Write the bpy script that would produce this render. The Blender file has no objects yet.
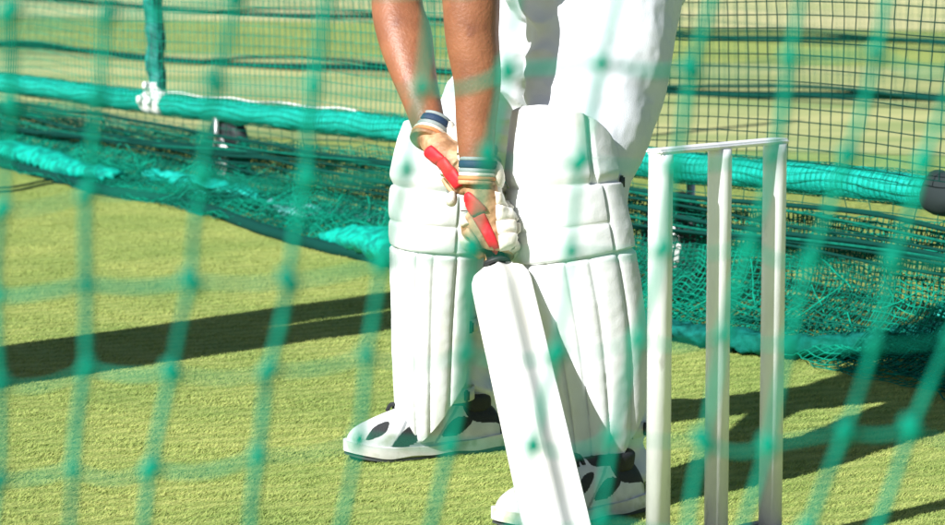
import bpy, bmesh, math, random
import numpy as np
from mathutils import Vector, Matrix, noise
from mathutils.bvhtree import BVHTree
random.seed(7); rng = np.random.default_rng(7)
SC = bpy.context.scene; COL = SC.collection
# ------------------------------------------------------------------ camera model
F, CX, CY, H = 3000.0, 472.5, 262.5, 1.16
TH = math.radians(7.36)
def P(px, py, Y):
    a = (px-CX)/F; b = (py-CY)/F
    dy = math.cos(TH)-b*math.sin(TH); dz = -math.sin(TH)-b*math.cos(TH)
    t = Y/dy
    return Vector((a*t, Y, H+dz*t))
def G(px, py, z=0.0):
    a = (px-CX)/F; b = (py-CY)/F
    dy = math.cos(TH)-b*math.sin(TH); dz = -math.sin(TH)-b*math.cos(TH)
    t = (z-H)/dz
    return Vector((a*t, dy*t, z))
cd = bpy.data.cameras.new('camera'); cam = bpy.data.objects.new('camera', cd); COL.objects.link(cam)
cam.location = (0, 0, H); cam.rotation_euler = (math.pi/2-TH, 0, 0)
cd.sensor_width = 36; cd.lens = 36*F/945; cd.clip_end = 1500; cd.clip_start = .05
cd.dof.use_dof = True; cd.dof.focus_distance = 5.7; cd.dof.aperture_fstop = 8.6
SC.camera = cam
# ------------------------------------------------------------------ light
SUNH = Vector((.70, .714, 0)).normalized(); EL = math.radians(37)
sd = SUNH*math.cos(EL)+Vector((0, 0, -math.sin(EL)))
ld = bpy.data.lights.new('sun', 'SUN'); lo = bpy.data.objects.new('sun', ld); COL.objects.link(lo)
ld.energy = 5.0; ld.angle = math.radians(.5); ld.color = (1, .975, .94)
lo.rotation_euler = sd.to_track_quat('-Z', 'Y').to_euler(); lo.location = (-5, -5, 6)
w = bpy.data.worlds.new('World'); SC.world = w; w.use_nodes = True
nt = w.node_tree; bg = nt.nodes['Background']
sky = nt.nodes.new('ShaderNodeTexSky'); sky.sky_type = 'NISHITA'; sky.sun_disc = False
sky.sun_elevation = EL; sky.sun_rotation = math.atan2(-SUNH.x, -SUNH.y)
nt.links.new(sky.outputs[0], bg.inputs[0]); bg.inputs[1].default_value = .05
SC.view_settings.view_transform = 'Standard'; SC.view_settings.look = 'None'
SC.view_settings.exposure = .74; SC.view_settings.gamma = 1
# ------------------------------------------------------------------ materials
def mat(name, col, rough=.6, var=None, scale=20, bump=0, bscale=60, spec=.5, sss=0, metal=0, trans=0, detail=4, stretch=None, thr=(.35,.65)):
    m = bpy.data.materials.new(name); m.use_nodes = True; n = m.node_tree; L = n.links
    b = n.nodes['Principled BSDF']
    b.inputs['Base Color'].default_value = (*col, 1); b.inputs['Roughness'].default_value = rough
    b.inputs['Specular IOR Level'].default_value = spec; b.inputs['Metallic'].default_value = metal
    if sss:
        b.inputs['Subsurface Weight'].default_value = sss; b.inputs['Subsurface Radius'].default_value = (.012, .004, .002)
        b.inputs['Subsurface Scale'].default_value = 1
    tc = n.nodes.new('ShaderNodeTexCoord'); vec = tc.outputs['Object']
    if stretch:
        mp = n.nodes.new('ShaderNodeMapping'); mp.inputs['Scale'].default_value = stretch
        L.new(vec, mp.inputs[0]); vec = mp.outputs[0]
    if var:
        nz = n.nodes.new('ShaderNodeTexNoise'); nz.inputs['Scale'].default_value = scale; nz.inputs['Detail'].default_value = detail
        cr = n.nodes.new('ShaderNodeValToRGB'); cr.color_ramp.elements[0].position = thr[0]; cr.color_ramp.elements[1].position = thr[1]
        cr.color_ramp.elements[0].color = (*var, 1); cr.color_ramp.elements[1].color = (*col, 1)
        L.new(vec, nz.inputs[0]); L.new(nz.outputs[0], cr.inputs[0]); L.new(cr.outputs[0], b.inputs['Base Color'])
    if bump:
        n2 = n.nodes.new('ShaderNodeTexNoise'); n2.inputs['Scale'].default_value = bscale; n2.inputs['Detail'].default_value = 5
        bp = n.nodes.new('ShaderNodeBump'); bp.inputs['Strength'].default_value = bump; bp.inputs['Distance'].default_value = .004
        L.new(vec, n2.inputs[0]); L.new(n2.outputs[0], bp.inputs['Height']); L.new(bp.outputs[0], b.inputs['Normal'])
    if trans:
        tr = n.nodes.new('ShaderNodeBsdfTranslucent'); tr.inputs[0].default_value = (*col, 1)
        mx = n.nodes.new('ShaderNodeMixShader'); mx.inputs[0].default_value = trans
        out = n.nodes['Material Output']
        L.new(b.outputs[0], mx.inputs[1]); L.new(tr.outputs[0], mx.inputs[2]); L.new(mx.outputs[0], out.inputs[0])
    return m
M = {}
M['pad'] = mat('pad_canvas', (.74, .77, .79), .6, (.67, .68, .68), 9, .12, 260, spec=.3, thr=(.3,.62))
M['strap'] = mat('pad_strap', (.62, .61, .57), .7)
M['cloth'] = mat('white_trouser_cloth', (.72, .75, .80), .85, (.66, .69, .75), 6, .25, 500, spec=.15)
M['shirt'] = mat('white_shirt_cloth', (.78, .78, .77), .85)
M['skin'] = mat('skin', (.33, .130, .064), .48, (.21, .075, .036), 16, .3, 170, sss=.12, thr=(.3,.7))
M['bat'] = mat('bat_facing', (.80, .81, .80), .38, (.68, .66, .60), 7, .1, 40, stretch=(1,1,.35), thr=(.27,.5))
M['batedge'] = mat('bat_edge_willow', (.72, .60, .48), .5, (.6, .47, .33), 40, stretch=(1,1,.1))
M['rubber'] = mat('black_rubber', (.018, .02, .024), .6, bump=.3)
M['tan'] = mat('glove_leather', (.56, .34, .19), .55, (.30, .15, .07), 34, .6, 90, thr=(.38,.56))
M['gwhite'] = mat('glove_padding', (.78, .76, .70), .6, (.66, .60, .50), 50, .3, 160)
M['red'] = mat('red_leather', (.62, .014, .026), .6, bump=.25, bscale=110)
M['navy'] = mat('navy_band', (.012, .04, .095), .7, bump=.3, bscale=400)
M['grey'] = mat('grey_band', (.28, .33, .33), .7, bump=.3, bscale=400)
M['orange'] = mat('orange_band', (.62, .24, .09), .7)
M['buckle'] = mat('dark_buckle', (.03, .05, .05), .4)
M['shoe'] = mat('shoe_leather', (.72, .73, .74), .45, (.60, .61, .62), 30, .2, 90)
M['shoeblack'] = mat('shoe_black_mesh', (.015, .017, .02), .6, bump=.6, bscale=500)
M['shoegrey'] = mat('shoe_silver', (.36, .38, .41), .4, (.28, .30, .32), 60)
M['sole'] = mat('shoe_sole', (.72, .73, .74), .6, (.55, .55, .50), 25)
M['outsole'] = mat('shoe_outsole', (.05, .06, .06), .7)
M['stump'] = mat('stump_paint', (.80, .82, .86), .35, (.66, .67, .71), 14, .15, 80, stretch=(1,1,.3), thr=(.28,.5))
M['teal'] = mat('teal_twine', (.002, .27, .175), .8, (.002, .16, .105), 60, spec=.1)
M['sleeve'] = mat('teal_sleeve', (.004, .50, .41), .5, (.004, .36, .30), 45, .9, 120, trans=.1)
M['roll'] = mat('teal_folded_netting', (.004, .44, .33), .6, (.003, .20, .16), 30, .9, 90, detail=8, spec=.12, thr=(.4,.6))
M['green'] = mat('dark_green_twine', (.003, .15, .10), .8, (.002, .085, .06), 50, spec=.1)
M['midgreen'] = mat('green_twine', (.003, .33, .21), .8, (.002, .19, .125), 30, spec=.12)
M['paleroll'] = mat('pale_blue_netting', (.16, .42, .44), .6, (.03, .26, .26), 30, .8, 90)
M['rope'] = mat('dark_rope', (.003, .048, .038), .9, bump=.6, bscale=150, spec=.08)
M['steel'] = mat('galvanised_steel', (.62, .64, .65), .35, (.45, .46, .47), 30, metal=.7)
M['whitepaint'] = mat('white_painted_steel', (.78, .79, .78), .4)
M['tyre'] = mat('tyre_rubber', (.012, .022, .024), .7)
M['helmet'] = mat('navy_helmet', (.02, .03, .09), .3)
M['hair'] = mat('dark_hair', (.03, .02, .015), .7)
M['eye'] = mat('eye_white', (.8, .8, .8), .3)

def marks(m, col, scale, lo, hi, stretch=(1, 1, 1), amt=.5):
    n = m.node_tree; L = n.links; b = n.nodes['Principled BSDF']; src = b.inputs['Base Color'].links[0].from_socket
    tc = n.nodes.new('ShaderNodeTexCoord'); mp = n.nodes.new('ShaderNodeMapping'); mp.inputs['Scale'].default_value = stretch; mp.inputs['Location'].default_value = (3.1, 1.7, .4)
    nz_ = n.nodes.new('ShaderNodeTexNoise'); nz_.inputs['Scale'].default_value = scale; nz_.inputs['Detail'].default_value = 6
    cr = n.nodes.new('ShaderNodeMapRange'); cr.inputs[1].default_value = lo; cr.inputs[2].default_value = hi; cr.inputs[4].default_value = amt
    mx = n.nodes.new('ShaderNodeMix'); mx.data_type = 'RGBA'; mx.inputs[7].default_value = (*col, 1)
    L.new(tc.outputs['Object'], mp.inputs[0]); L.new(mp.outputs[0], nz_.inputs[0]); L.new(nz_.outputs[0], cr.inputs[0]); L.new(cr.outputs[0], mx.inputs[0]); L.new(src, mx.inputs[6]); L.new(mx.outputs[2], b.inputs['Base Color'])
marks(M['bat'], (.38, .30, .27), 16, .63, .72, (1, 1, .7)); marks(M['pad'], (.42, .40, .28), 11, .62, .74, (1, 1, .8), .45)
marks(M['shoe'], (.25, .27, .12), 24, .58, .72, (1, 1, 1), .5); marks(M['sole'], (.28, .30, .14), 30, .52, .68, (1, 1, 1), .6); marks(M['cloth'], (.45, .46, .30), 7, .66, .78, (1, 1, 1), .35)
marks(M['stump'], (.30, .28, .26), 30, .62, .70, (1, 1, .35), .55); marks(M['skin'], (.16, .055, .035), 26, .62, .74, (1, 1, 1), .6)
def turf_mat(name, far=False):
    m = bpy.data.materials.new(name); m.use_nodes = True; n = m.node_tree; L = n.links; b = n.nodes['Principled BSDF']
    b.inputs['Roughness'].default_value = .8; b.inputs['Specular IOR Level'].default_value = .2
    tc = n.nodes.new('ShaderNodeTexCoord')
    fine = n.nodes.new('ShaderNodeTexNoise'); fine.inputs['Scale'].default_value = 240; fine.inputs['Detail'].default_value = 3
    big = n.nodes.new('ShaderNodeTexNoise'); big.inputs['Scale'].default_value = 2.2; big.inputs['Detail'].default_value = 6
    mp = n.nodes.new('ShaderNodeMapping'); mp.inputs['Rotation'].default_value = (0, 0, math.radians(62)); mp.inputs['Scale'].default_value = (1, 1, 1)
    wv = n.nodes.new('ShaderNodeTexWave'); wv.inputs['Scale'].default_value = 5.2; wv.inputs['Distortion'].default_value = 5; wv.inputs['Detail'].default_value = 3; wv.inputs['Detail Scale'].default_value = 1.6
    L.new(tc.outputs['Object'], fine.inputs[0]); L.new(tc.outputs['Object'], big.inputs[0]); L.new(tc.outputs['Object'], mp.inputs[0]); L.new(mp.outputs[0], wv.inputs[0])
    r1 = n.nodes.new('ShaderNodeValToRGB'); e = r1.color_ramp.elements
    e[0].position = .28; e[0].color = (.19, .275, .085, 1); e[1].position = .72; e[1].color = (.385, .435, .16, 1)
    x = r1.color_ramp.elements.new(.5); x.color = (.30, .37, .12, 1)
    L.new(fine.outputs[0], r1.inputs[0])
    m1 = n.nodes.new('ShaderNodeMix'); m1.data_type = 'RGBA'; m1.blend_type = 'MULTIPLY'; m1.inputs[0].default_value = .5
    r2 = n.nodes.new('ShaderNodeValToRGB'); r2.color_ramp.elements[0].color = (.50, .62, .38, 1); r2.color_ramp.elements[1].color = (1.1, 1.05, 1.0, 1)
    L.new(wv.outputs[0], r2.inputs[0]); L.new(r1.outputs[0], m1.inputs[6]); L.new(r2.outputs[0], m1.inputs[7])
    m2 = n.nodes.new('ShaderNodeMix'); m2.data_type = 'RGBA'; m2.blend_type = 'MULTIPLY'; m2.inputs[0].default_value = .8
    r3 = n.nodes.new('ShaderNodeValToRGB'); r3.color_ramp.elements[0].position = .35; r3.color_ramp.elements[1].position = .65
    r3.color_ramp.elements[0].color = (.78, .86, .7, 1); r3.color_ramp.elements[1].color = (1.18, 1.08, .98, 1)
    L.new(big.outputs[0], r3.inputs[0]); L.new(m1.outputs[2], m2.inputs[6]); L.new(r3.outputs[0], m2.inputs[7])
    L.new(m2.outputs[2], b.inputs['Base Color'])
    bp = n.nodes.new('ShaderNodeBump'); bp.inputs['Strength'].default_value = .4; bp.inputs['Distance'].default_value = .006
    L.new(fine.outputs[0], bp.inputs['Height']); L.new(bp.outputs[0], b.inputs['Normal'])
    return m
M['turf'] = turf_mat('artificial_turf')
# ------------------------------------------------------------------ mesh helpers
def link(name, me, m=None, parent=None, smooth=True, loc=None):
    o = bpy.data.objects.new(name, me); COL.objects.link(o)
    for k in (m if isinstance(m, (list, tuple)) else [m] if m else []): me.materials.append(k)
    if smooth and len(me.polygons): me.polygons.foreach_set('use_smooth', np.ones(len(me.polygons), bool))
    if parent:
        o.parent = parent
        o.matrix_parent_inverse = Matrix.Translation(-Vector(parent.location))
    return o
def mesh_np(name, V, Fc):
    me = bpy.data.meshes.new(name); V = np.asarray(V, np.float32); Fc = np.asarray(Fc, np.int32)
    k = Fc.shape[1]
    me.vertices.add(len(V)); me.vertices.foreach_set('co', V.ravel())
    me.loops.add(Fc.size); me.loops.foreach_set('vertex_index', Fc.ravel())
    me.polygons.add(len(Fc)); me.polygons.foreach_set('loop_start', np.arange(0, Fc.size, k, dtype=np.int32))
    me.update(calc_edges=True); me.validate(); return me
def prisms(A, B, r, n=3):
    A = np.asarray(A, float); B = np.asarray(B, float); D = B-A; ln = np.linalg.norm(D, axis=1, keepdims=True); D = D/np.maximum(ln, 1e-9)
    ref = np.where(np.abs(D[:, 2:3]) > .8, [[1., 0, 0]], [[0, 0, 1.]])
    U = np.cross(D, ref); U /= np.linalg.norm(U, axis=1, keepdims=True); W = np.cross(D, U)
    M_ = len(A); r = np.broadcast_to(np.asarray(r, float), (M_,))[:, None]
    V = np.empty((M_, 2*n, 3))
    for k in range(n):
        a = 2*math.pi*k/n; o = (U*math.cos(a)+W*math.sin(a))*r
        V[:, k] = A+o; V[:, n+k] = B+o
    base = (np.arange(M_)*2*n)[:, None]; Fs = []
    for k in range(n):
        k2 = (k+1) % n; Fs.append(np.concatenate([base+k, base+k2, base+n+k2, base+n+k], 1))
    return V.reshape(-1, 3), np.concatenate(Fs, 0)
def net_obj(name, Pt, m, parent, ru, rv, n=3, knots=0, kn=None):
    Pt = np.asarray(Pt)
    A = np.concatenate([Pt[:-1].reshape(-1, 3), Pt[:, :-1].reshape(-1, 3)]); B = np.concatenate([Pt[1:].reshape(-1, 3), Pt[:, 1:].reshape(-1, 3)])
    nu = Pt[:-1].size//3; r = np.full(len(A), rv); r[:nu] = ru
    V, Fc = prisms(A, B, r, n)
    if knots:
        K = Pt.reshape(-1, 3) if kn is None else kn
        d = np.array([0, 0, knots*.9]); V2, F2 = prisms(K-d, K+d, knots, 6)
        F2 = F2+len(V); V = np.concatenate([V, V2]); Fc = np.concatenate([Fc, F2])
    return link(name, mesh_np(name, V, Fc), m, parent)
def catmull(pts, k):
    pts = [np.array(p, float) for p in pts]; out = []
    for i in range(len(pts)-1):
        p0 = pts[max(i-1, 0)]; p1 = pts[i]; p2 = pts[i+1]; p3 = pts[min(i+2, len(pts)-1)]
        for s in range(k):
            t = s/k; out.append(.5*((2*p1)+(-p0+p2)*t+(2*p0-5*p1+4*p2-p3)*t*t+(-p0+3*p1-3*p2+p3)*t**3))
    out.append(pts[-1]); return out
def tube(bm, pts, rad, n=16, k=6, ref=None, cap=True):
    """pts: 3d points, rad: r or (a,b) per point; smooth interpolated loft; b is measured along ref, a across"""
    rr = [(r, r) if not isinstance(r, (tuple, list)) else r for r in rad]
    full = catmull([(*p, *r) for p, r in zip(pts, rr)], k) if k > 1 else [np.array((*p, *r)) for p, r in zip(pts, rr)]
    rings = []; W = None
    for i, q in enumerate(full):
        a = Vector(full[max(i-1, 0)][:3]); b = Vector(full[min(i+1, len(full)-1)][:3]); d = (b-a).normalized()
        if ref is not None: W = Vector(ref)
        elif W is None: W = Vector((0, 0, 1)) if abs(d.z) < .8 else Vector((0, 1, 0))
        W = (W-d*W.dot(d)).normalized(); U = d.cross(W)
        c = Vector(q[:3]); rings.append([bm.verts.new(c+U*math.cos(2*math.pi*j/n)*q[3]+W*math.sin(2*math.pi*j/n)*q[4]) for j in range(n)])
    for i in range(len(rings)-1):
        for j in range(n): bm.faces.new((rings[i][j], rings[i][(j+1) % n], rings[i+1][(j+1) % n], rings[i+1][j]))
    if cap:
        bm.faces.new(rings[0][::-1]); bm.faces.new(rings[-1])
    return rings
def ball(bm, c, r, rot=None, seg=20):
    mx = Matrix.Translation(c) @ (rot.to_4x4() if rot else Matrix.Identity(4)) @ Matrix.Diagonal((*((r, r, r) if isinstance(r, float) else r), 1))
    bmesh.ops.create_uvsphere(bm, u_segments=seg, v_segments=seg//2, radius=1, matrix=mx)
def box(bm, c, s, rot=None, bev=0):
    mx = Matrix.Translation(c) @ (rot.to_4x4() if rot else Matrix.Identity(4)) @ Matrix.Diagonal((*s, 1))
    r = bmesh.ops.create_cube(bm, size=1, matrix=mx)
    if bev: bmesh.ops.bevel(bm, geom=[e for e in bm.edges if all(v in r['verts'] for v in e.verts)], offset=bev, segments=2, affect='EDGES')
def fin(name, bm, m, parent=None, smooth=True):
    bmesh.ops.recalc_face_normals(bm, faces=bm.faces); me = bpy.data.meshes.new(name); bm.to_mesh(me); bm.free(); return link(name, me, m, parent, smooth)
def remeshed(bm, vox, smooth=4):
    bmesh.ops.recalc_face_normals(bm, faces=bm.faces)
    me = bpy.data.meshes.new('tmp'); bm.to_mesh(me); bm.free(); o = bpy.data.objects.new('tmp', me); COL.objects.link(o)
    r = o.modifiers.new('r', 'REMESH'); r.mode = 'VOXEL'; r.voxel_size = vox
    s = o.modifiers.new('s', 'SMOOTH'); s.iterations = smooth; s.factor = .6
    dg = bpy.context.evaluated_depsgraph_get(); out = bpy.data.meshes.new_from_object(o.evaluated_get(dg)); out.materials.clear()
    bpy.data.objects.remove(o); return out
def thing(name, label, cat, loc, group=None):
    o = bpy.data.objects.new(name, None); COL.objects.link(o); o.location = loc; o.empty_display_size = .1
    o['label'] = label; o['category'] = cat
    if group: o['group'] = group
    return o
def nz(p, s): return noise.noise(Vector(p)*s)
# ------------------------------------------------------------------ ground
me = bpy.data.meshes.new('ground')
me.from_pydata([(-400, -60, 0), (400, -60, 0), (400, 900, 0), (-400, 900, 0)], [], [(0, 1, 2, 3)]); g = link('ground', me, M['turf'], smooth=False); g['kind'] = 'structure'
pale = mat('pale_turf', (.40, .41, .17), .85, (.20, .28, .09), 1.1, stretch=(.35, 1.6, 1), thr=(.35, .6), bump=.5, bscale=40)
pale2 = mat('pitch_clay', (.54, .50, .26), .9, (.33, .37, .14), .9, stretch=(.3, 1.5, 1))
def strip(name, a, b, z, m):     # band between two lines Y=a-.3X and Y=b-.3X
    me = bpy.data.meshes.new(name); me.from_pydata([(-60, a+18, z), (60, a-18, z), (60, b-18, z), (-60, b+18, z)], [], [(0, 1, 2, 3)])
    o = link(name, me, m, smooth=False); o['kind'] = 'structure'
strip('path', 23.5, 70, .004, pale2)
strip('lane_turf', 13.0, 19.0, .004, pale)
# turf pile: short blades around the batter
N = 1000000
Yb = 4.75+(rng.random(N)**1.15)*7.6; Xb = (rng.random(N)*2-1)*(.175*Yb+.55)
ph = np.sin(Xb*math.cos(1.08)*34+Yb*math.sin(1.08)*34+2*np.sin(Xb*7)+1.5*np.sin(Yb*9))
hgt = .0032+.0017*rng.random(N)+.0014*ph; ang = rng.random(N)*math.pi; ln = .005+.005*rng.random(N); la = rng.normal(.6, .8, N)
wd = .0009+.0006*rng.random(N)
V = np.empty((N, 3, 3)); V[:, 0] = np.stack([Xb-np.cos(ang)*wd, Yb-np.sin(ang)*wd, np.zeros(N)], 1); V[:, 1] = np.stack([Xb+np.cos(ang)*wd, Yb+np.sin(ang)*wd, np.zeros(N)], 1)
V[:, 2] = np.stack([Xb+np.cos(la)*ln, Yb+np.sin(la)*ln, hgt], 1)
o = link('grass', mesh_np('grass', V.reshape(-1, 3), np.arange(N*3).reshape(-1, 3)), M['turf'], smooth=False); o['kind'] = 'stuff'
o['label'] = 'short yellow green artificial turf pile under the batter'; o['category'] = 'grass'
# ------------------------------------------------------------------ foreground net
NX, NZ = 34, 22; K = 5; YN = 1.5
def knotpx(i, j):
    tx = (2, 88, 190, 290, 387, 475, 568, 655, 745, 815, 896, 975); ts = (.03, .06, .165, .155, .18, .15, .175, .215, .23, .28, .31, .36)
    xm = tx[i] if 0 <= i < 12 else (2+92*i if i < 0 else 975+85*(i-11)); ym = -3+93.5*j
    s = ts[i] if 0 <= i < 12 else (.02 if i < 0 else .36)
    y = ym-.075*(min(xm, 560)-200) + 7*math.sin(i*1.9+j*.7)+5*math.sin(i*.8-j*2.1)
    x = xm+s*(262-y)+5*math.sin(j*1.7+i*1.3)
    return x, y
pts = {}
for i in range(-18, 26):
    for j in range(-9, 15):
        x, y = knotpx(i, j); dY = .012*math.sin(i*.9+j*.5)
        pts[i, j] = P(x, y, YN+dY)
A = []; B = []; R = []; KN = []
def strand(a, b, sag, r, side):
    prev = a
    for k in range(1, K+1):
        t = k/K; q = a.lerp(b, t)+Vector((side*math.sin(math.pi*t), 0, -sag*4*t*(1-t)))
        A.append(prev); B.append(q); R.append(r); prev = q
for (i, j), p in pts.items():
    if p.z < .03 or p.z > 2.2: continue
    KN.append(p)
    if (i, j+1) in pts and pts[i, j+1].z > 0: strand(p, pts[i, j+1], 0, random.uniform(.0019, .0026), random.uniform(-.0012, .0012))
    if (i+1, j) in pts: strand(p, pts[i+1, j], random.uniform(.0, .006), .0019 if (j == 1 and 4 <= i <= 6) or (j == 3 and i < 2) else (.0010, .0012, .0008, .0014)[(i*3+j*5) % 4], 0)
V, Fc = prisms([tuple(v) for v in A], [tuple(v) for v in B], np.array(R), 7)
fnet = thing('practice_net', 'out of focus teal practice net hanging close in front of the batter', 'net', (0, YN, 0))
link('mesh', mesh_np('netmesh', V, Fc), M['teal'], fnet)
nu_, nv_ = 10, 7; th_ = np.linspace(0, 2*math.pi, nu_, endpoint=False); sp = np.array([[(math.sin(math.pi*(a+.02)/(nv_-.96))*math.cos(t), math.sin(math.pi*(a+.02)/(nv_-.96))*math.sin(t), math.cos(math.pi*(a+.02)/(nv_-.96))) for t in th_] for a in range(nv_)]).reshape(-1, 3)
sf = np.array([(a*nu_+b, (a+1)*nu_+b, (a+1)*nu_+(b+1) % nu_, a*nu_+(b+1) % nu_) for a in range(nv_-1) for b in range(nu_)])
kv = []; kf = []
for q, p in enumerate(KN):
    sz = random.uniform(.85, 1.25); tl = random.uniform(-.5, .5); v_ = sp*np.array((.0046, .0042, .0056))*sz; v_[:, 0] += v_[:, 2]*tl
    kv.append(v_+np.array(p)); kf.append(sf+q*len(sp))
o = link('knots', mesh_np('knots', np.concatenate(kv), np.concatenate(kf)), M['teal'], fnet); o['kind'] = 'stuff'
bm = bmesh.new(); tube(bm, [(-1.6+.2*i, YN+.02*math.sin(i), .022+.004*math.sin(i*2.)) for i in range(20)], [.009]*20, 8, 3); fin('hem_rope', bm, M['teal'], fnet)
bm = bmesh.new(); tube(bm, [(-1.6+.2*i, YN, 2.2+.004*math.sin(i*2.)) for i in range(20)], [.007]*20, 8, 3); fin('head_rope', bm, M['teal'], fnet)
# ------------------------------------------------------------------ rear net cage
u = Vector((1, -1.8, 0)).normalized(); nn = Vector((-u.y, u.x, 0)); nn = -nn if nn.y > 0 else nn   # nn points to the camera side
L0 = Vector((0, 8.6, 0))
def hemY(px): a = (px-CX)/F; return 8.6/(1+1.8*a)
back = .26
L1 = L0-nn*back                        # the line right under the rail
def s_of(px):                          # parameter along the rail line for an image column
    a = (px-CX)/F; return (a*L1.y-L1.x)/(u.x-a*u.y)
def rail_z_px(px, py):
    s = s_of(px); q = L1+u*s; return s, P(px, py, q.y).z
rp = [rail_z_px(*t) for t in ((0, 82), (170, 105), (390, 128), (690, 168), (800, 177), (900, 187))]
def railz(s): return float(np.interp(s, [a for a, b in rp], [b for a, b in rp]))
cage = thing('net_cage', 'green netted batting cage frame with a padded low rail behind the batter', 'net cage', tuple(L1))
def RL(s, z, o=0): q = L1+u*s+nn*o; return Vector((q.x, q.y, z))
s0, s1 = s_of(-160), s_of(1100)+1.2
sj = s_of(156)
def rail(name, sa, sb, r, m, parent, wr=0.0, n=22):
    bm = bmesh.new(); k = int((sb-sa)/.03); pp = [RL(sa+(sb-sa)*i/k, railz(sa+(sb-sa)*i/k)) for i in range(k+1)]
    rings = tube(bm, pp, [r]*(k+1), n, 1)
    if wr:
        for v in bm.verts:
            d = nz(v.co, 9)*wr+nz(v.co, 40)*wr*.5; c = RL((v.co-L1).dot(u), railz((v.co-L1).dot(u))); v.co += (v.co-c).normalized()*d
    return fin(name, bm, m, parent)
pipe = rail('rail', s0, s1, .030, M['whitepaint'], cage, n=16)
for a, b in ((s0, sj-.07), (sj+.10, s1)):
    sl = rail('sleeve', a, b, .040, M['sleeve'], cage, .007)
    k = int((b-a)/.022); C = 14; Pt = np.zeros((k, C+1, 3))
    for i in range(k):
        s = a+(b-a)*i/(k-1); c = RL(s, railz(s))
        for j in range(C+1):
            t = 2*math.pi*j/C+.15*math.sin(i*.3); rr = .045+.004*nz((s*9, t, 0), 1); q = c+nn*math.cos(t)*rr+Vector((0, 0, 1))*math.sin(t)*rr; Pt[i, j] = q
    net_obj('sleeve_netting', Pt, M['teal'], sl, .0009, .0009)
bm = bmesh.new(); tube(bm, [RL(sj+.12+i*.12, railz(sj+.12+i*.12)+.046+.004*math.sin(i*1.7), .006) for i in range(14)], [.0032]*14, 8, 3); fin('rail_highlight', bm, M['whitepaint'], cage)  # thin white strand stands in for the highlight along the rail top
# post with wrapped net + clamps
post = RL(sj, 0); topz = 3.0
bm = bmesh.new(); tube(bm, [RL(sj, railz(sj)-.03), RL(sj-.03, 1.2), RL(sj-.10, topz)], [.026]*3, 16, 8); pst = fin('post', bm, M['steel'], cage)
bm = bmesh.new(); tube(bm, [RL(sj, railz(sj)+.05), RL(sj-.03, 1.2), RL(sj-.10, topz-.02)], [.034, .038, .036], 16, 60)
for v in bm.verts: v.co += Vector((nz(v.co, 14), nz(v.co, 17), 0))*.010
fin('post_wrap', bm, mat('wrapped_netting', (.008, .27, .24), .6, (.004, .10, .09), 35, .8, 80, stretch=(1,1,.25)), pst)
for dz, ds, r in ((0, -.04, .046), (.0, .05, .045), (.055, 0, .037)):
    bm = bmesh.new(); c = RL(sj+ds, railz(sj)+dz)
    if dz: tube(bm, [c-Vector((0, 0, .025)), c+Vector((0, 0, .025))], [r]*2, 18, 3)
    else: tube(bm, [c-u*.026, c+u*.026], [r]*2, 18, 3)
    box(bm, c+nn*(r+.006)+Vector((0, 0, .012)), (.022, .03, .03), None, .004); fin('clamp', bm, M['whitepaint'], cage)
# wheels carrying the cage, half hidden by netting
def wheel(px, rr, dark):
    s = s_of(px); c = RL(s, rr, -.02); sub = []
    bm = bmesh.new(); tube(bm, [c-nn*.03, c-nn*.02, c+nn*.02, c+nn*.03], [rr*.86, rr, rr, rr*.86], 32, 1); wo = fin('wheel', bm, M['tyre'], cage)
    bm = bmesh.new(); tube(bm, [c-nn*.035, c+nn*.035], [rr*.45]*2, 24, 1); fin('rim', bm, M['whitepaint'], wo)
    for k in range(5):
        pass
    bm = bmesh.new()
    for sd_ in (-1, 1): tube(bm, [c+nn*sd_*.045, c+nn*sd_*.045+Vector((0, 0, railz(s)-rr-.02))], [.012]*2, 8, 1)
    fin('wheel_fork', bm, M['steel'], cage)
wheel(222, .155, 0); wheel(672, .15, 0)
c = RL(s_of(962), railz(s_of(962))+.0); bm = bmesh.new(); tube(bm, [c-u*.10, c-u*.07, c+u*.12, c+u*.15], [(.03, .035), (.052, .056), (.052, .056), (.03, .035)], 20, 4)
for v in bm.verts: v.co += Vector((nz(v.co, 20), nz(v.co+Vector((3, 1, 2)), 20), nz(v.co, 15)))*.012
fin('rail_padding', bm, M['tyre'], cage)
# upright netting
def upnet(name, a, b, z0f, z1, cu, cz, m, r, off, wob, parent):
    k = int((b-a)/cu); hgt_ = z1-.35; nj = int(hgt_/cz); Pt = np.zeros((k, nj, 3))
    for i in range(k):
        s = a+(b-a)*i/(k-1); z0 = z0f(s)
        for j in range(nj):
            z = z0+(z1-z0)*j/(nj-1)
            q = RL(s+wob*.6*nz((s*1.3, z*2.0, 5), 1)+.004*nz((s*30, z*30, 1), 1), z+wob*.55*nz((s*1.1, z*1.5, 2), 1), off+wob*nz((s*.8, z*1.2, 9), 1)); Pt[i, j] = q
    return net_obj(name, Pt, m, parent, r, r)
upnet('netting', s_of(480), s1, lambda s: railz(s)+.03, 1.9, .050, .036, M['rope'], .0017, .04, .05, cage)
upnet('netting', s0, s_of(482), lambda s: railz(s)+.03, 1.9, .038, .034, M['midgreen'], .0015, .04, .05, cage)
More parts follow.
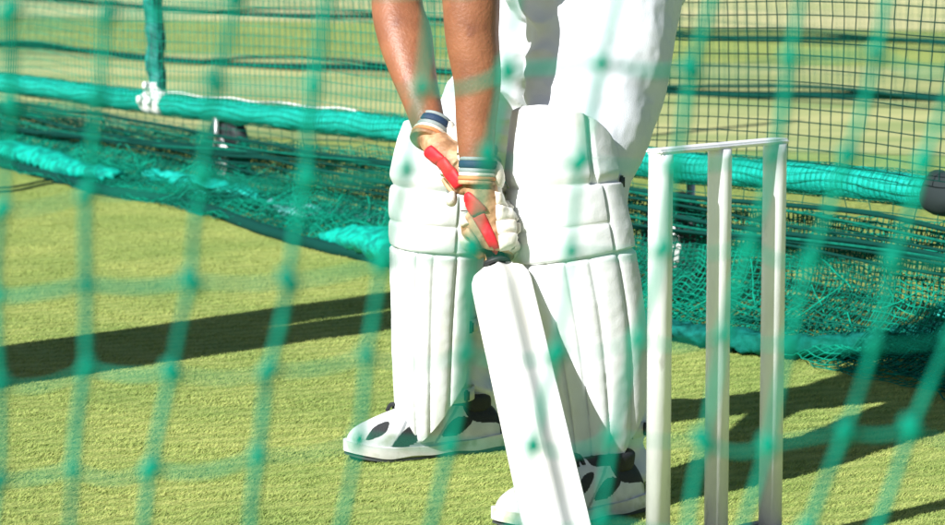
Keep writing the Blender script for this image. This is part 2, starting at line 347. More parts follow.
# low hanging skirt, bunched on the turf
def skirt_pt(s, v, ph, amp, top=0.0):
    zt = railz(s)-.085-top-.02*math.sin(s*2.1+ph)
    o_ = -.0+.03*v+.26*max(0, (v-.45)/.55)**1.3
    z = zt*(1-min(1, v/.72))**.9+.012+.035*math.exp(-((v-.8)/.12)**2)*(1+.8*math.sin(s*3.3+ph))
    f = amp*(.3+v)
    o_ += f*(.6*math.sin(s*7.3+ph+2*v)+.8*nz((s*4, v*3, ph), 1)+.35*nz((s*14, v*7, ph), 1))
    z += .5*f*nz((s*5, v*5, ph+4), 1)+.012*nz((s*22, v*9, ph+2), 1)
    return RL(s+.05*nz((s*2, v*2, ph), 1), max(z, .006), o_)
for ph, amp, m, r, cu, nv, top in ((0, .04, M['midgreen'], .0019, .021, 30, .01), (2.4, .05, M['green'], .0022, .023, 26, .03), (4.4, .04, M['teal'], .0013, .026, 26, .02)):
    k = int((s1-s0)/cu); Pt = np.array([[skirt_pt(s0+(s1-s0)*i/(k-1), j/(nv-1), ph, amp, top) for j in range(nv)] for i in range(k)])
    net_obj('skirt_netting', Pt, m, cage, r, r)
# sparse netting hanging between rail and skirt
k = int((s1-s0)/.09); Pt = np.array([[RL(s0+(s1-s0)*i/(k-1)+.03*nz((i*.3, j*.7, 2), 1), railz(s0+(s1-s0)*i/(k-1))-.03-.09*j/3-.01*nz((i*.2, j, 3), 1), .03) for j in range(4)] for i in range(k)])
net_obj('rail_netting', Pt, M['green'], cage, .0016, .0014)
# folded netting rolls and slack ropes
def roll(pxs, r, m, name='folded_netting', fl=.55):
    bm = bmesh.new(); tube(bm, pxs, [(r_, r_*fl) for r_ in r], 18, 14, ref=(0, 0, 1))
    for v in bm.verts:
        v.co += Vector((nz(v.co, 22), nz(v.co+Vector((5, 5, 5)), 22), .8*nz(v.co, 30)))*.022
        v.co.z = max(v.co.z, .003)
    return fin(name, bm, m, cage)
gz = .05
roll([G(-60, 142, gz), G(20, 153, gz), G(70, 168, gz), G(120, 176, gz)], [.05, .07, .06, .03], M['roll'])
roll([G(145, 174, gz), G(170, 178, gz), G(205, 188, gz), G(245, 194, gz), G(262, 200, gz)], [.02, .045, .055, .045, .015], M['sleeve'])
roll([G(262, 206, .03), G(300, 212, .04), G(345, 216, .03), G(400, 222, .03), G(440, 234, .03)], [.02, .05, .035, .045, .04], M['paleroll'])
roll([G(330, 238, .03), G(385, 243, .06), G(440, 260, .06), G(480, 275, .05)], [.04, .09, .08, .06], M['roll'])
roll([G(640, 322, .03), G(720, 338, .03), G(800, 347, .03), G(870, 343, .035), G(945, 335, .04), G(1010, 335, .03)], [.04, .045, .045, .05, .06, .05], mat('dark_folded_netting', (.006, .14, .12), .7, (.002, .05, .04), 40, .9, 100, spec=.06))
roll([G(925, 318, .04), G(950, 315, .05), G(990, 316, .05)], [.03, .05, .05], M['sleeve'])
def rope(pts_, r, parent, m=None, name='slack_rope'):
    bm = bmesh.new(); tube(bm, pts_, [r]*len(pts_), 8, 10); return fin(name, bm, m or M['rope'], parent)
for q in range(9):
    pp = []; dz = -.085-.013*q; amp = .018
    for i in range(28):
        s = s0+(s1-s0)*i/27; pp.append(RL(s, railz(s)+dz+amp*math.sin(s*1.4+q*.8)+.012*nz((s*2, q, 0), 1), .05+.02*nz((s, q*3, 1), 1)))
    rope(pp, .0040 if q % 3 else .0065, cage, M['rope'] if q not in (1, 4) else M['green'])
# dark hem thickened for the shadow below it, and shadow lines at the left
hem = [G(-70, 150), G(0, 163), G(60, 178), G(110, 192), G(190, 204), G(287, 240), G(378, 262), G(480, 288)]
bm = bmesh.new(); tube(bm, [h_+Vector((0, -.13 if k_ < 5 else -.05, .016)) for k_, h_ in enumerate(hem)], [.020]*len(hem), 10, 12)
for v in bm.verts: v.co += Vector((nz(v.co, 30), nz(v.co, 26), 0))*.012
fin('hem_rope', bm, M['rope'], cage)
for dd in (.0, .05):
    bm = bmesh.new(); tube(bm, [G(-60, 190+dd*60, .006), G(10, 187+dd*80, .006), G(55, 180+dd*60, .006), G(110, 188, .006)], [.004]*4, 6, 8); fin('shadow_twine', bm, M['rope'], cage)  # dark twine drawn in place of faint shadow lines on the turf
# many stray folds: crumpled vertical ribbons in the skirt
A = []; B = []; R = []
for q in range(260):
    s = random.uniform(s0, s1); v0 = random.uniform(.0, .6); ph_ = random.choice((0, 2.4, 4.4)); prev = skirt_pt(s, v0, ph_, .05, .02)+nn*.012
    ds = random.uniform(-.05, .05)
    for k in range(1, 7):
        q_ = skirt_pt(s+ds*k, min(1, v0+.06*k), ph_, .05, .02)+nn*.012+Vector((0, 0, .004)); A.append(tuple(prev)); B.append(tuple(q_)); R.append(random.uniform(.0010, .0022)); prev = q_
V, Fc = prisms(A, B, np.array(R), 5); o = link('folds', mesh_np('folds', V, Fc), M['midgreen'], cage); o['kind'] = 'stuff'
# ------------------------------------------------------------------ far net across the lanes
def fline(t, z, A0=Vector((0, 16.9, 0)), D=Vector((.737, -.676, 0))): q = A0+D*t; return Vector((q.x, q.y, z))
def farnet(lbl, A0, D, a, b, cell, hgt_):
    t = thing('lane_net', lbl, 'net', tuple(A0))
    k = int((b-a)/cell); nj = int(hgt_/cell)
    Pt = np.array([[tuple(fline(a+(b-a)*i/(k-1)+.05*nz((i*.05, j*.08, 1), 1), .03+hgt_*j/(nj-1)+.08*nz((i*.03, j*.05, 7), 1)*(j > 0), A0, D)) for j in range(nj)] for i in range(k)])
    net_obj('netting', Pt, M['green'], t, .0017, .0017)
    for q in range(2):
        pp = [fline(a+(b-a)*i/23, max(.02, .03+.028*q+.03*math.sin(i*1.3+q)+.03*nz((i*.7, q, 2), 1)), A0, D)+Vector((0, .06*nz((i, q, 3), 1)-.05*q, 0)) for i in range(24)]
        bm = bmesh.new(); tube(bm, pp, [.010 if q else .020]*24, 8, 4); fin('hem_rope', bm, M['rope'], t)
    for i in range(3):
        s = a+(b-a)*i/2; bm = bmesh.new(); tube(bm, [fline(s, 0, A0, D), fline(s, hgt_+.1, A0, D)], [.03]*2, 12, 1); fin('post', bm, M['steel'], t)
farnet('dark green net of the next lane with its slack hem across the turf', Vector((0, 16.9, 0)), Vector((.737, -.676, 0)), -8, 8, .07, 2.4)
farnet('farthest green net running across the pale ground', Vector((0, 23.0, 0)), Vector((.70, -.714, 0)), -11, 11, .10, 2.4)
# ------------------------------------------------------------------ unseen tall bundles added beside the lane to cast the broad shadow on the left
cb = G(0, 366)-SUNH*1.05; side = Vector((-SUNH.y, SUNH.x, 0))
cur = thing('shadow_bundles', 'unseen pair of tall green bundles added out of frame left to cast the broad shadow', 'shadow caster', tuple(cb))
for sg in (-1, 1):
    c = cb+side*sg*.120; bm = bmesh.new(); tube(bm, [c+side*sg*e_+Vector((0, 0, z)) for z, e_ in ((0.0, 0), (.3, 0), (1.0, 0), (1.35, .001), (1.7, .011), (3.2, .013))], [.124, .126, .125, .124, .122, .118], 28, 10)
    for v in bm.verts:
        an = math.atan2(v.co.y-c.y, v.co.x-c.x); v.co += (v.co-Vector((c.x, c.y, v.co.z))).normalized()*(.003*math.sin(an*9+v.co.z*2)) if (v.co-Vector((c.x, c.y, v.co.z))).length > 1e-5 else Vector()
    fin('bundle', bm, M['roll'], cur)
bm = bmesh.new(); tube(bm, [cb-side*.4+Vector((0, 0, 3.22)), cb+side*.4+Vector((0, 0, 3.22))], [.03]*2, 12, 1); fin('bundle_rail', bm, M['steel'], cur)
# ------------------------------------------------------------------ wicket
wb = P(720, 145, 4.99)
pxs = ((661, 151, 4.90), (720, 146, 4.997), (775, 142, 5.092))
wk = thing('practice_wicket', 'white practice wicket of three round stumps with a flat top bar, nearest the camera', 'wicket', (wb.x, wb.y, 0))
tops = [P(*t) for t in pxs]; hz = sum(t.z for t in tops)/3
tops = [Vector((t.x, t.y, hz)) for t in tops]
for t in tops:
    bm = bmesh.new(); rings = tube(bm, [Vector((t.x, t.y, .03)), Vector((t.x, t.y, hz-.02)), Vector((t.x, t.y, hz-.004))], [.0203, .0203, .020], 40, 1)
    fin('stump', bm, M['stump'], wk)
d = (tops[2]-tops[0]).normalized(); ex = Vector((0, 0, 0))
R3 = Matrix((d, Vector((-d.y, d.x, 0)), Vector((0, 0, 1)))).transposed()
bm = bmesh.new(); box(bm, (tops[0]+tops[2])/2+Vector((0, 0, .0005)), ((tops[2]-tops[0]).length+.040, .036, .009), R3, .0035); fin('top_bar', bm, M['stump'], wk, False)
bm = bmesh.new(); box(bm, Vector((tops[1].x, tops[1].y, .0225)), (.34, .12, .035), R3, .008); fin('base', bm, M['rubber'], wk, False)
# ------------------------------------------------------------------ bat
S = P(497, 264, 5.39); T = P(566, 566, 5.13); ax = (S-T).normalized(); blen = (S-T).length
T = S-ax*blen
back_n = Vector((0.02, -.99, 0)); back_n = (back_n-ax*back_n.dot(ax)).normalized(); wv = ax.cross(back_n).normalized()
if wv.x < 0: wv = -wv
bat = thing('cricket_bat', 'white cricket bat with a raised spine, held upright in both gloves', 'cricket bat', tuple(T))
bm = bmesh.new(); rows = []
prof = [(-1, -.006), (-1, .010), (-.98, .0135), (-.93, .015), (-.7, .0190), (-.4, .0270), (-.1, .0380), (.06, .0460), (.10, .0480), (.145, .0470), (.27, .0370), (.39, .0255), (.50, .0180), (.58, .0155), (.75, .0145), (.93, .0142), (.98, .013), (1, .010), (1, -.006), (.9, -.010), (0, -.012), (-.9, -.010)]
nb = 40
for i in range(nb+1):
    t = i/nb; yy = t*blen
    wf = 1.0; hf = 1.0
    if t < .05: wf = .86+.14*math.sqrt(max(0, 1-((.05-t)/.05)**2)); hf = .75+.25*t/.05
    if t > .93: q = (t-.93)/.07; wf = 1-.62*(1-math.sqrt(max(0, 1-q**1.7))); hf = 1-.62*q**1.5
    hf *= 1.0-.15*abs(t-.35)
    rows.append([bm.verts.new(T+ax*yy+wv*a*.060*wf*(1-.09*t)+back_n*(b*hf if b > 0 else b)) for a, b in prof])
n_ = len(prof)
for i in range(nb):
    for j in range(n_): bm.faces.new((rows[i][j], rows[i][(j+1) % n_], rows[i+1][(j+1) % n_], rows[i+1][j]))
bm.faces.new(rows[0][::-1]); bm.faces.new(rows[-1])
bl = fin('blade', bm, [M['bat'], M['batedge']], bat)
for p_ in bl.data.polygons:
    if abs(p_.normal.dot(wv)) > .9: p_.material_index = 0
em = bl.modifiers.new('e', 'EDGE_SPLIT'); em.split_angle = math.radians(38)
bm = bmesh.new(); tube(bm, [S-ax*.004, S+ax*.004, S+ax*.02, S+ax*.228, S+ax*.235], [(.017, .016), (.017, .016), (.0165, .0165), (.0165, .0165), (.018, .018)], 20, 4)
fin('handle', bm, M['rubber'], bat)
bm = bmesh.new(); tube(bm, [S-ax*.001+back_n*.003, S+ax*.006+back_n*.003], [(.026, .023), (.024, .021)], 24, 2); fin('grip_ring', bm, M['rubber'], bat)
# ------------------------------------------------------------------ batter
hipc = P(592, 0, 5.78)
per = thing('person', 'batter in white trousers, white leg pads and striped gloves crouching over a bat', 'person', (.1, 5.75, 0))
HcL = S+ax*.058; HcR = S+ax*.178
wrL = P(478, 176, 5.385); wrR = P(432, 136, 5.52)
def hand_parts(Hc, p, wr, el, shrink, sgn, wrap):
    """bmesh of a hand closed round the bat handle; p points from the handle to the palm"""
    bm = bmesh.new(); p = (p-ax*p.dot(ax)).normalized(); q = ax.cross(p).normalized()*wrap
    def pol(a, r, z): return Hc+(p*math.cos(a)+q*math.sin(a))*r+ax*z
    e = shrink
    fr = .0125-e
    for i, (z, L_) in enumerate(((.036, .92), (.0125, 1.0), (-.0115, .95), (-.034, .78))):
        pp = []; rr = []
        for k in range(9):
            a = math.radians(28+L_*235*k/8); pp.append(pol(a, .0175+.0135-.0005*k, z-.002*k*(i-1.5)*.3)); rr.append(fr*(1.12 if k in (1, 4, 7) else .98)*(1-.018*k))
        tube(bm, pp, rr, 12, 4)
    # thumb from the side of the palm, closing the other way
    pp = [pol(math.radians(a), r, z) for a, r, z in ((-18, .046, .030), (-52, .043, .016), (-88, .037, .000), (-120, .033, -.016), (-146, .031, -.026))]
    tube(bm, pp, [.019-e, .0175-e, .0155-e, .0145-e, .012-e], 14, 5)
    # palm block
    c = Hc+p*.036
    rot = Matrix((q, p, ax)).transposed()
    ball(bm, c+ax*.004, (.040-e, .022-e, .048-e), rot, 24); ball(bm, c+q*.014+ax*.0, (.030-e, .021-e, .050-e), rot, 20)
    ball(bm, c-q*.018+ax*.012, (.026-e, .023-e, .036-e), rot, 20)
    # heel of hand up to the wrist
    d = (el-wr).normalized()
    tube(bm, [c+ax*.010, c.lerp(wr, .55)+p*.004, wr, wr+d*.03], [(.030-e, .026-e), (.031-e, .026-e), (.030-e, .025-e), (.030-e, .024-e)], 18, 6)
    return bm, c, p, q
elL = P(470, -12, 5.42); shL = Vector((-.07, 5.50, 1.26)); elR = P(397, 2, 5.70); shR = Vector((-.13, 5.88, 1.24))
pL = Vector((.12, -.99, .25)); pR = Vector((-.62, -.78, .2))
# body: one continuous mesh (arms, hands, torso core, neck, head, legs)
bm = bmesh.new()
for Hc, p, wr, el, sh in ((HcL, pL, wrL, elL, shL), (HcR, pR, wrR, elR, shR)):
    hb, *_ = hand_parts(Hc, p, wr, el, .0035, 1, 1); tmp = bpy.data.meshes.new('t'); hb.to_mesh(tmp); hb.free(); bm.from_mesh(tmp)
armref = (1, 0, 0)
def mid(a, b, t, off=(0, 0, 0)): return a.lerp(b, t)+Vector(off)
tube(bm, [wrL-(elL-wrL).normalized()*.02, wrL, mid(wrL, elL, .25), mid(wrL, elL, .5, (.006, 0, 0)), mid(wrL, elL, .75), elL, mid(elL, shL, .35), mid(elL, shL, .75), shL],
     [.028, .030, (.036, .032), (.043, .038), (.049, .044), (.053, .046), .052, .055, .057], 24, 6)
tube(bm, [wrR-(elR-wrR).normalized()*.02, wrR, mid(wrR, elR, .25, (-.002, 0, 0)), mid(wrR, elR, .5, (-.004, 0, 0)), mid(wrR, elR, .75, (-.002, 0, 0)), elR, mid(elR, shR, .35), mid(elR, shR, .75), shR],
     [.028, .030, (.036, .032), (.045, .038), (.053, .044), (.049, .046), .049, .054, .057], 24, 6)
shM = (shL+shR)/2; nk = shM+Vector((-.07, 0, .10)); hd = shM+Vector((-.16, -.02, .19))
tube(bm, [hipc+Vector((.02, 0, .03)), hipc.lerp(shM, .5)+Vector((.0, 0, .05)), shM+Vector((0, 0, 0.01))], [(.13, .10), (.13, .105), (.15, .10)], 24, 6, ref=(0, 0, 1))
tube(bm, [shL, shM+Vector((-.01, 0, .02)), shR], [.055, .07, .055], 18, 5)
tube(bm, [shM, nk, hd], [.065, .055, .055], 18, 4)
hrot = Matrix.Rotation(math.radians(-35), 3, 'Y')     # face looks to -X and down
ball(bm, hd+Vector((-.03, 0, .03)), (.098, .076, .115), hrot, 28); ball(bm, hd+Vector((-.075, 0, -.035)), (.052, .05, .05), hrot, 20)
fc = hd+Vector((-.03, 0, .03))
ball(bm, fc+hrot@Vector((-.105, 0, -.012)), (.020, .014, .026), hrot, 12)
for sy in (-1, 1): ball(bm, fc+hrot@Vector((0, sy*.078, -.01)), (.018, .010, .030), hrot, 12)
ball(bm, fc+hrot@Vector((-.094, 0, -.062)), (.012, .024, .008), hrot, 12)
legL = [(604, -8, 5.70), (602, 50, 5.64), (594, 110, 5.58), (581, 190, 5.50), (594, 300, 5.50), (606, 400, 5.50), (614, 478, 5.48)]
legR = [(570, -5, 5.90), (532, 60, 5.92), (494, 120, 5.93), (458, 185, 5.95), (452, 270, 6.0), (462, 350, 6.04), (474, 432, 6.06)]
for lg in (legL, legR): tube(bm, [P(*t) for t in lg], [.085, .078, .07, .056, .05, .042, .037], 20, 5)
bme = remeshed(bm, .0042, 3)
body = link('body', bme, M['skin'], per)
for sy in (-1, 1):
    bm = bmesh.new(); ball(bm, fc+hrot@Vector((-.090, sy*.031, .010)), (.012, .014, .010), hrot, 12); fin('eye', bm, M['eye'], per)
# shirt, helmet (above the frame, they throw the batter's shadow)
bm = bmesh.new()
tube(bm, [hipc+Vector((.03, 0, .0)), hipc.lerp(shM, .45)+Vector((0, 0, .06)), shM+Vector((0, 0, 0.02))], [(.165, .125), (.17, .14), (.185, .125)], 28, 6, ref=(0, 0, 1))
tube(bm, [shM+Vector((0, 0, .0)), nk+Vector((.01, 0, -.01))], [.10, .075], 20, 3)
for sh, el in ((shL, elL), (shR, elR)): tube(bm, [mid(shM, sh, .5), sh, mid(sh, el, .35), mid(sh, el, .60)], [.075, .074, .070, .073], 20, 4)
me = remeshed(bm, .008, 3); sh_ = link('shirt', me, M['shirt'], per)
bm = bmesh.new(); ball(bm, fc+hrot@Vector((.012, 0, .030)), (.118, .098, .112), hrot, 28)
for v in list(bm.verts):
    l = hrot.transposed()@(v.co-fc)
    if l.z < -.002+(.0 if l.x < 0 else -.05*l.x/.1): bm.verts.remove(v)
tube(bm, [fc+hrot@Vector((-.10, 0, .012)), fc+hrot@Vector((-.16, 0, .004))], [(.075, .006), (.05, .004)], 20, 4, ref=tuple(hrot@Vector((0, 0, 1)))); fin('helmet', bm, M['helmet'], per)
# trousers
bm = bmesh.new()
LL = [P(*t) for t in legL]; RR = [P(*t) for t in legR]
tube(bm, LL, [(.150, .14), (.136, .13), (.118, .12), (.088, .09), (.074, .08), (.066, .07), (.060, .064)], 28, 6)
tube(bm, RR, [(.13, .13), (.118, .12), (.10, .10), (.078, .08), (.068, .07), (.058, .06), (.062, .064)], 28, 6)
tube(bm, [hipc+Vector((.05, 0, .12)), P(596, -22, 5.80), P(594, 14, 5.80)], [(.17, .15), (.175, .16), (.14, .14)], 28, 4)
me = remeshed(bm, .005, 4)
co = np.empty(len(me.vertices)*3); me.vertices.foreach_get('co', co); co = co.reshape(-1, 3); no = np.empty_like(co); me.vertices.foreach_get('normal', no.reshape(-1)) if False else None
NRM = [v.normal.copy() for v in me.vertices]
for v, n0 in zip(me.vertices, NRM):
    c = v.co.copy()
    f = noise.noise(Vector((c.x*10+c.z*9, c.y*10, c.z*24-c.x*14)))
    f2 = 1-abs(noise.noise(Vector((c.x*9-c.z*11+7, c.y*8, c.z*13+c.x*12))))*2.2
    low = 1.0 if c.z > .25 else 1.5
    up_ = min(1, max(0, (c.z-.50)/.1)); near_ = min(1, max(0, (c.x-.13)/.06))
    A_ = low*(1-up_*near_*.82)
    v.co = c+n0*(.005*f*A_+.008*max(f2, -.3)*A_+.010*up_*near_*noise.noise(Vector((c.x*12+c.z*4, c.y*12, c.z*3)))+.007*up_*(1-near_)*max(f2, -.4)+.0008*noise.noise(c*60))
tr = link('trousers', me, M['cloth'], per)
bm = bmesh.new()    # side seam / pocket piping
# pads
def pad(C, fd, w, dp, name='leg_pad', knee=.60, n_c=5):
    """C: list of (point on the pad's centre line at leg axis) from bottom to top; fd facing"""
    fd = Vector(fd).normalized(); NU, NV = 140, 230
    cc = catmull([(*c, a, b, s_) for c, a, b, s_ in zip(C, w, dp, [i/(len(C)-1) for i in range(len(C))])], 40)
    cc = np.array(cc); dl = np.concatenate([[0], np.cumsum(np.linalg.norm(np.diff(cc[:, :3], axis=0), axis=1))]); tot = dl[-1]; dl /= tot
    O = []; I = []
    for j in range(NV+1):
        v = j/NV; q = [np.interp(v, dl, cc[:, k]) for k in range(5)]; q2 = [np.interp(min(1, v+.01), dl, cc[:, k]) for k in range(3)]; q1 = [np.interp(max(0, v-.01), dl, cc[:, k]) for k in range(3)]
        up = (Vector(q2)-Vector(q1)).normalized(); f = (fd-up*fd.dot(up)).normalized(); s_ = up.cross(f)*1.0
        if s_.x < 0: s_ = -s_
        # angular half extent
        um = 1.0
        if v > .86: um = math.sqrt(max(0, 1-((v-.86)/.14)**2))*.97+.03
        if v < .20: um = .10+.90*(v/.20)**.62
        if knee+.13 < v <= .86 : um *= .96
        ro = []; ri = []
        for i in range(NU+1):
            x = (2*i/NU-1); xe = x*um; a = xe*math.radians(96)
            wv_, dv = q[3], q[4]
            base = Vector(q[:3])+s_*math.sin(a)*wv_+f*math.cos(a)*dv
            nrm = (s_*math.sin(a)/wv_+f*math.cos(a)/dv).normalized()
            ch = .014
            xs = xe
            if v < knee-.05:      # vertical canes
                e = [-1.0, -.66, -.40, -.20, .0, .20, .42, .70, 1.0]
                for a0, b0 in zip(e[:-1], e[1:]):
                    if a0 <= xs <= b0: t = (xs-a0)/(b0-a0); ch = .012+.009*(max(0, 1-abs(2*t-1)**3))**.5
                ed = (knee-.05-v)/.012
                if ed < 1: ch = .008+(ch-.008)*max(0, ed)**.5
            elif v < knee+.135:   # horizontal knee rolls
                t0 = (v-(knee-.05))/.185; e = [0, .44, 1.0]
                for a0, b0 in zip(e[:-1], e[1:]):
                    if a0 <= t0 <= b0: t = (t0-a0)/(b0-a0); ch = .015+.006*(max(0, 1-abs(2*t-1)**4))**.5
                if abs(xs) > .66: ch = .012+.010*(max(0, 1-abs((abs(xs)-.83)/.17)**3))**.5
            else:                 # top hat
                t = (v-(knee+.135))/(1-knee-.135); ch = .012+.012*math.sin(min(1, t*6)*math.pi/2)
                for sx in (-.58, .58):
                    if abs(xs-sx) < .045: ch -= .010*(1-abs(xs-sx)/.045)
            edge = min(1, (1-abs(x))/.05)*1.0; ch *= .35+.65*edge**.5
            if v > .985: ch *= .5+.5*(1-v)/.015
            if v < .02: ch *= .4+.6*v/.02
            pt = base+nrm*ch
            pt += nrm*(.0016*noise.noise(pt*14)+.0006*noise.noise(pt*60))
            ro.append(pt); ri.append(base-nrm*.006)
        O.append(ro); I.append(ri)
    nu = NU+1; V = np.array([tuple(p) for r in O for p in r]+[tuple(p) for r in I for p in r]); off = nu*(NV+1)
    Fs = []
    for j in range(NV):
        for i in range(NU):
            a = j*nu+i; Fs.append((a, a+1, a+nu+1, a+nu)); Fs.append((off+a, off+a+nu, off+a+nu+1, off+a+1))
    for i in range(NU): Fs.append((i, off+i, off+i+1, i+1)); t = NV*nu+i; Fs.append((t, t+1, off+t+1, off+t))
    for j in range(NV): a = j*nu; Fs.append((a, a+nu, off+a+nu, off+a)); b = a+NU; Fs.append((b, off+b, off+b+nu, b+nu))
    o = link(name, mesh_np(name, V, Fs), M['pad'], per)
    # straps
    for v in (.14, .36, .80):
        q = [np.interp(v, dl, cc[:, k]) for k in range(5)]; up = Vector((0, 0, 1)); f = fd; s_ = Vector((-fd.y, fd.x, 0)); s_ = s_ if s_.x > 0 else -s_
        bm = bmesh.new(); pr = None; c0 = Vector(q[:3])
        for k in range(25):
            a = math.radians(75+210*k/24); r1 = q[3]+.006; r2 = q[4]*.9+.012
            b_ = c0+s_*math.sin(a)*r1+f*math.cos(a)*r2; n0 = (s_*math.sin(a)+f*math.cos(a))*.004
            cur_ = [bm.verts.new(b_+Vector((0, 0, z))+n0*e) for z, e in ((-.013, 0), (.013, 0), (.013, 1), (-.013, 1))]
            if pr:
                for m_ in range(4): bm.faces.new((pr[m_], pr[(m_+1) % 4], cur_[(m_+1) % 4], cur_[m_]))
            pr = cur_
        st = fin('strap', bm, M['strap'], o)
        bm = bmesh.new(); a = math.radians(100); b_ = c0+s_*math.sin(a)*(q[3]+.012)+f*math.cos(a)*(q[4]*.9+.02); box(bm, b_, (.012, .012, .024), None, .003); fin('buckle', bm, M['buckle'], st)
    return o
pad([P(604, 478, 5.47), P(600, 420, 5.47), P(588, 330, 5.47), P(574, 245, 5.475), P(568, 190, 5.48), P(566, 150, 5.485), P(566, 104, 5.49)],
    (-.50, -.87, 0), [.050, .075, .100, .104, .094, .082, .070], [.085, .090, .098, .105, .103, .098, .090], knee=.655)
pad([P(438, 435, 5.97), P(437, 390, 5.96), P(438, 300, 5.955), P(441, 230, 5.95), P(443, 190, 5.95), P(446, 150, 5.95), P(449, 121, 5.95)],
    (-.72, -.69, 0), [.044, .061, .073, .083, .086, .074, .052], [.066, .072, .076, .084, .086, .080, .07], knee=.655)
# gloves
def glove(Hc, p, wr, el):
    hb, c, p, q = hand_parts(Hc, p, wr, el, 0, 1, 1); gm = remeshed(hb, .0028, 2)
    NR_ = [v.normal.copy() for v in gm.vertices]
    for v, n0 in zip(gm.vertices, NR_): v.co += n0*(.0009*noise.noise(v.co*90)+.0018*noise.noise(v.co*35))
    gl = link('glove', gm, M['tan'], per)
    tree = BVHTree.FromPolygons([v.co.copy() for v in gm.vertices], [tuple(f.vertices) for f in gm.polygons])
    def hit(a, z, lift=.002):     # project from outside towards the handle axis point
        d = (p*math.cos(a)+q*math.sin(a)); o_ = Hc+ax*z+d*.2; r = tree.ray_cast(o_, -d)
        return (r[0]+d*lift, r[1]) if r[0] else (Hc+ax*z+d*.05, d)
    def patch(name, a0, a1, z0, z1, m, lift, th, sl=0, parent=gl, na=18, nzn=18):
        bm = bmesh.new(); g_ = []
        for i in range(na+1):
            row = []
            for j in range(nzn+1):
                s_, t_ = i/na, j/nzn; a = math.radians(a0+(a1-a0)*s_+sl*(t_-.5)); z = z0+(z1-z0)*t_
                e = min(1, 6*min(s_, 1-s_), 6*min(t_, 1-t_))**.5
                h_, n_n = hit(a, z, lift*.3+(th)*e); row.append(bm.verts.new(h_))
            g_.append(row)
        for i in range(na):
            for j in range(nzn): bm.faces.new((g_[i][j], g_[i+1][j], g_[i+1][j+1], g_[i][j+1]))
        bmesh.ops.smooth_vert(bm, verts=bm.verts, factor=.5)
        o = fin(name, bm, m, parent); sm = o.modifiers.new('s', 'SOLIDIFY'); sm.thickness = .004; sm.offset = -1; return o
    # white protective rolls over the back of the hand and the fingers
    for z in (.037, .0125, -.0115, -.036):
        for a0, a1 in ((8, 38), (42, 78), (84, 128), (134, 180)):
            patch('finger_roll', a0, a1, z-.0115, z+.0115, M['gwhite'], .002, .0085, na=8, nzn=6)
    if el is elR: segs = ((-44, -20, .060, .028), (-26, -2, .027, -.030))
    else: segs = ((-36, -14, .056, .020), (-24, -2, .019, -.048))
    for a0, a1, z0, z1 in segs: patch('stripe', a0, a1, z0, z1, M['red'], .001, .0035, sl=16, na=10, nzn=16)
    for a0, a1, z0, z1 in ((-64, -46, .050, .010), (-60, -40, .004, -.030)): patch('palm_panel', a0, a1, z0, z1, M['gwhite'] if z0 > .03 else M['tan'], .002, .005, sl=10, na=8, nzn=10)
    patch('thumb_guard', -118, -74, -.022, .018, M['gwhite'], .002, .006, na=10, nzn=10)
    for gx, gz_, gr in ((.031, .000, (.017, .020, .030)), (.027, -.034, (.017, .022, .024))):
        bm = bmesh.new(); ball(bm, wr+Vector((gx, .004, gz_)), gr, None, 20)
        for v in bm.verts: v.co += Vector((nz(v.co, 40), nz(v.co, 33), nz(v.co, 37)))*.004
        fin('gauntlet_pad', bm, M['gwhite'], gl)
    if el is elR:
        for q_, gr in ((P(458, 138, 5.50), (.014, .016, .024)), (P(460, 176, 5.47), (.013, .016, .020)), (P(452, 199, 5.44), (.011, .014, .016))):
            bm = bmesh.new(); ball(bm, q_, gr, None, 20)
            for v in bm.verts: v.co += Vector((nz(v.co, 40), nz(v.co, 33), nz(v.co, 37)))*.004
            fin('thumb_pad', bm, M['gwhite'], gl)
    # striped wrist band
    d = (el-wr).normalized()
    tilt = (d+Vector((.55, 0, 0))*(1 if el is elR else .15)).normalized()
    for k, (m, h0, h1, r) in enumerate(((M['grey'], .000, .008, .0350), (M['navy'], .008, .021, .0362), (M['grey'], .021, .028, .0352), (M['gwhite'], -.007, .000, .0355), (M['orange'], -.014, -.007, .0365), (M['tan'], -.022, -.014, .0360))):
        bm = bmesh.new(); c0 = wr+d*(.006)
        tube(bm, [c0+tilt*h0, c0+tilt*(h0+.001), c0+tilt*(h1-.001), c0+tilt*h1], [(r-.002, r-.004), (r+.001, r-.001), (r+.001, r-.001), (r-.002, r-.004)], 28, 2, ref=tuple(d.cross(Vector((0,1,0))).normalized()))
        fin('cuff_band', bm, m, gl)
    return gl
glove(HcL, pL, wrL, elL); glove(HcR, pR, wrR, elR)
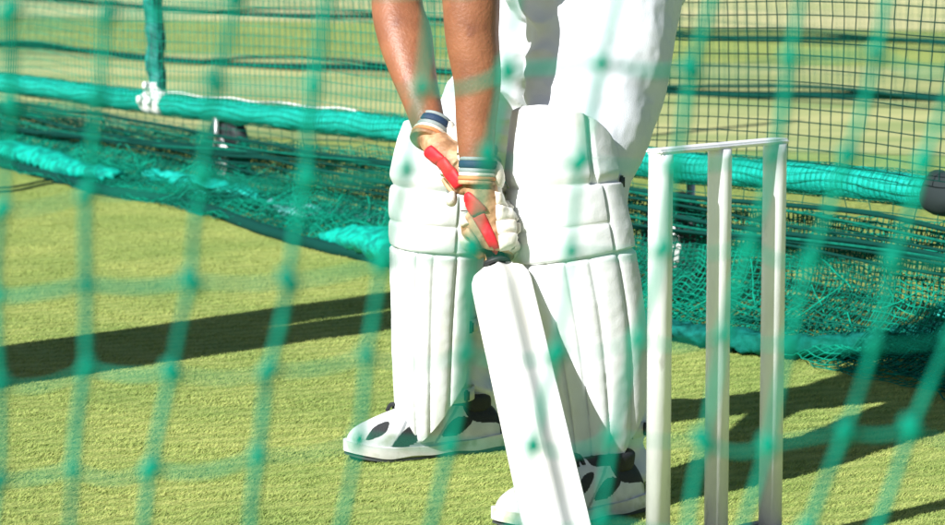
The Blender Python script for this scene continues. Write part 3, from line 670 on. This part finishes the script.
# shoes
def shoe(heel, toe, name='shoe'):
    h = Vector(heel); t = Vector(toe); L_ = (t-h).length; f = (t-h).normalized(); s = Vector((-f.y, f.x, 0)); k = L_/.30
    st = [(0, .020, .052), (.02, .032, .070), (.08, .038, .088), (.20, .039, .094), (.30, .038, .102), (.42, .038, .103), (.55, .042, .097), (.68, .047, .088), (.80, .049, .076), (.90, .044, .064), (.96, .031, .053), (.985, .018, .040), (1.0, .004, .028)]
    cs = np.array(catmull(st, 26)); NR = 130; bm = bmesh.new(); rings = []
    for x, w_, z_ in cs:
        x = min(max(x, 0), 1); off = .010*math.sin(x*math.pi)
        ring = []
        for j in range(NR+1):
            a = math.pi*j/NR; ca = math.cos(a); sa = math.sin(a)
            yy = (abs(ca)**.75)*(1 if ca > 0 else -1)*w_*(1-.28*(sa**2 if x < .55 else sa**3*.5)); zz = .018+(z_-.018)*sa**(.72)
            ring.append(bm.verts.new(h+f*(x*L_)+s*(yy+off)+Vector((0, 0, zz*k))))
        rings.append(ring)
    for i in range(len(rings)-1):
        for j in range(NR): bm.faces.new((rings[i][j], rings[i][j+1], rings[i+1][j+1], rings[i+1][j]))
    up = fin(name, bm, [M['shoe'], M['shoeblack'], M['shoegrey']], per)
    nR = NR
    for p_ in up.data.polygons:
        c = p_.center; x = (c-h).dot(f)/L_; zz = c.z/k; y = (c-h).dot(s); hh = float(np.interp(x, cs[:, 0], cs[:, 2])); r = zz/hh
        def sq(cx, cr, ax_, ar, sh=0, pw=3): return abs((x-cx+sh*(r-cr))/ax_)**pw+abs((r-cr)/ar)**pw < 1
        blk = (sq(.85, .80, .062, .13, .25) or (sq(.655, .50, .095*(1-.55*max(0, .70-x)/.15*0+0), .20, .30) and r < .74-1.1*max(0, .62-x)) or sq(.50, .66, .055, .15, .35)
               or sq(.13, 1.0, .15, .40) or sq(.32, .98, .10, .12) or (sq(.33, .52, .075, .17, .35)) or sq(.0, .52, .03, .25))
        gry = (r < .30+.05*math.cos(x*9)) or abs(x-.745+.25*(r-.5)) < .012 or abs(x-.42+.3*(r-.5)) < .012
        if gry and not blk: p_.material_index = 2
        if blk: p_.material_index = 1
    def slab(nm, z0, z1, g_, m):
        bm = bmesh.new(); lo, hi = [], []; ol = []
        for x, w_, z_ in cs: ol.append((x, w_+g_*min(1, max(0, 1-x)*14+.1)+.010*math.sin(min(max(x, 0), 1)*math.pi)))
        for x, w_, z_ in cs[::-1]: ol.append((x, -(w_+g_*min(1, max(0, 1-x)*14+.1))+.010*math.sin(min(max(x, 0), 1)*math.pi)))
        for x, y in ol:
            x2 = .5+(x-.5)*(1+g_*6); b_ = h+f*(x2*L_)+s*y; spring = .012*max(0, (x-.75)/.25)**2+(.003*math.sin(x*22) if z0 > .005 else 0)*.5
            lo.append(bm.verts.new(b_+Vector((0, 0, z0+spring)))); hi.append(bm.verts.new(b_+Vector((0, 0, z1+spring*.6+(.004*math.cos(x*6.3) if z1 > .02 else 0)))))
        n = len(ol)
        for i in range(n): bm.faces.new((lo[i], lo[(i+1) % n], hi[(i+1) % n], hi[i]))
        bm.faces.new(lo[::-1]); bm.faces.new(hi); o = fin(nm, bm, m, up); e = o.modifiers.new('e', 'EDGE_SPLIT'); e.split_angle = .7; return o
    slab('sole', .009, .030, .005, M['sole']); slab('outsole', .002, .009, .003, M['outsole'])
    bm = bmesh.new()
    for i in range(6):
        x = .47+.042*i; hh = float(np.interp(x, cs[:, 0], cs[:, 2]))
        a = h+f*((x-.01)*L_)+Vector((0, 0, hh*k-.007)); tube(bm, [a+s*.026, a+s*.012+Vector((0, 0, .014)), a+s*-.010+Vector((0, 0, .014))+f*.008, a-s*.022+f*.012], [.0042]*4, 8, 4)
    x = .50; a = h+f*(x*L_)+Vector((0, 0, .100*k))
    for sg in (-1, 1): tube(bm, [a, a+s*sg*.02+Vector((0, 0, .014)), a+s*sg*.035+f*.01, a+s*sg*.012+f*.006], [.003]*4, 8, 5)
    fin('laces', bm, M['shoeblack'], up)
    bm = bmesh.new(); c = h+f*.19*L_
    rr = tube(bm, [c+Vector((0, 0, .075*k)), c+Vector((0, 0, .098*k)), c+Vector((0, 0, .105*k))], [(.046, .034), (.050, .036), (.044, .030)], 24, 4, ref=tuple(s)); fin('collar', bm, M['shoeblack'], up)
    return up
shoe(G(636, 508)+Vector((0, 0, 0)), G(499, 532)); shoe(G(497, 447), G(347, 461))
# scuffs on the pitch: a few loose turf crumbs
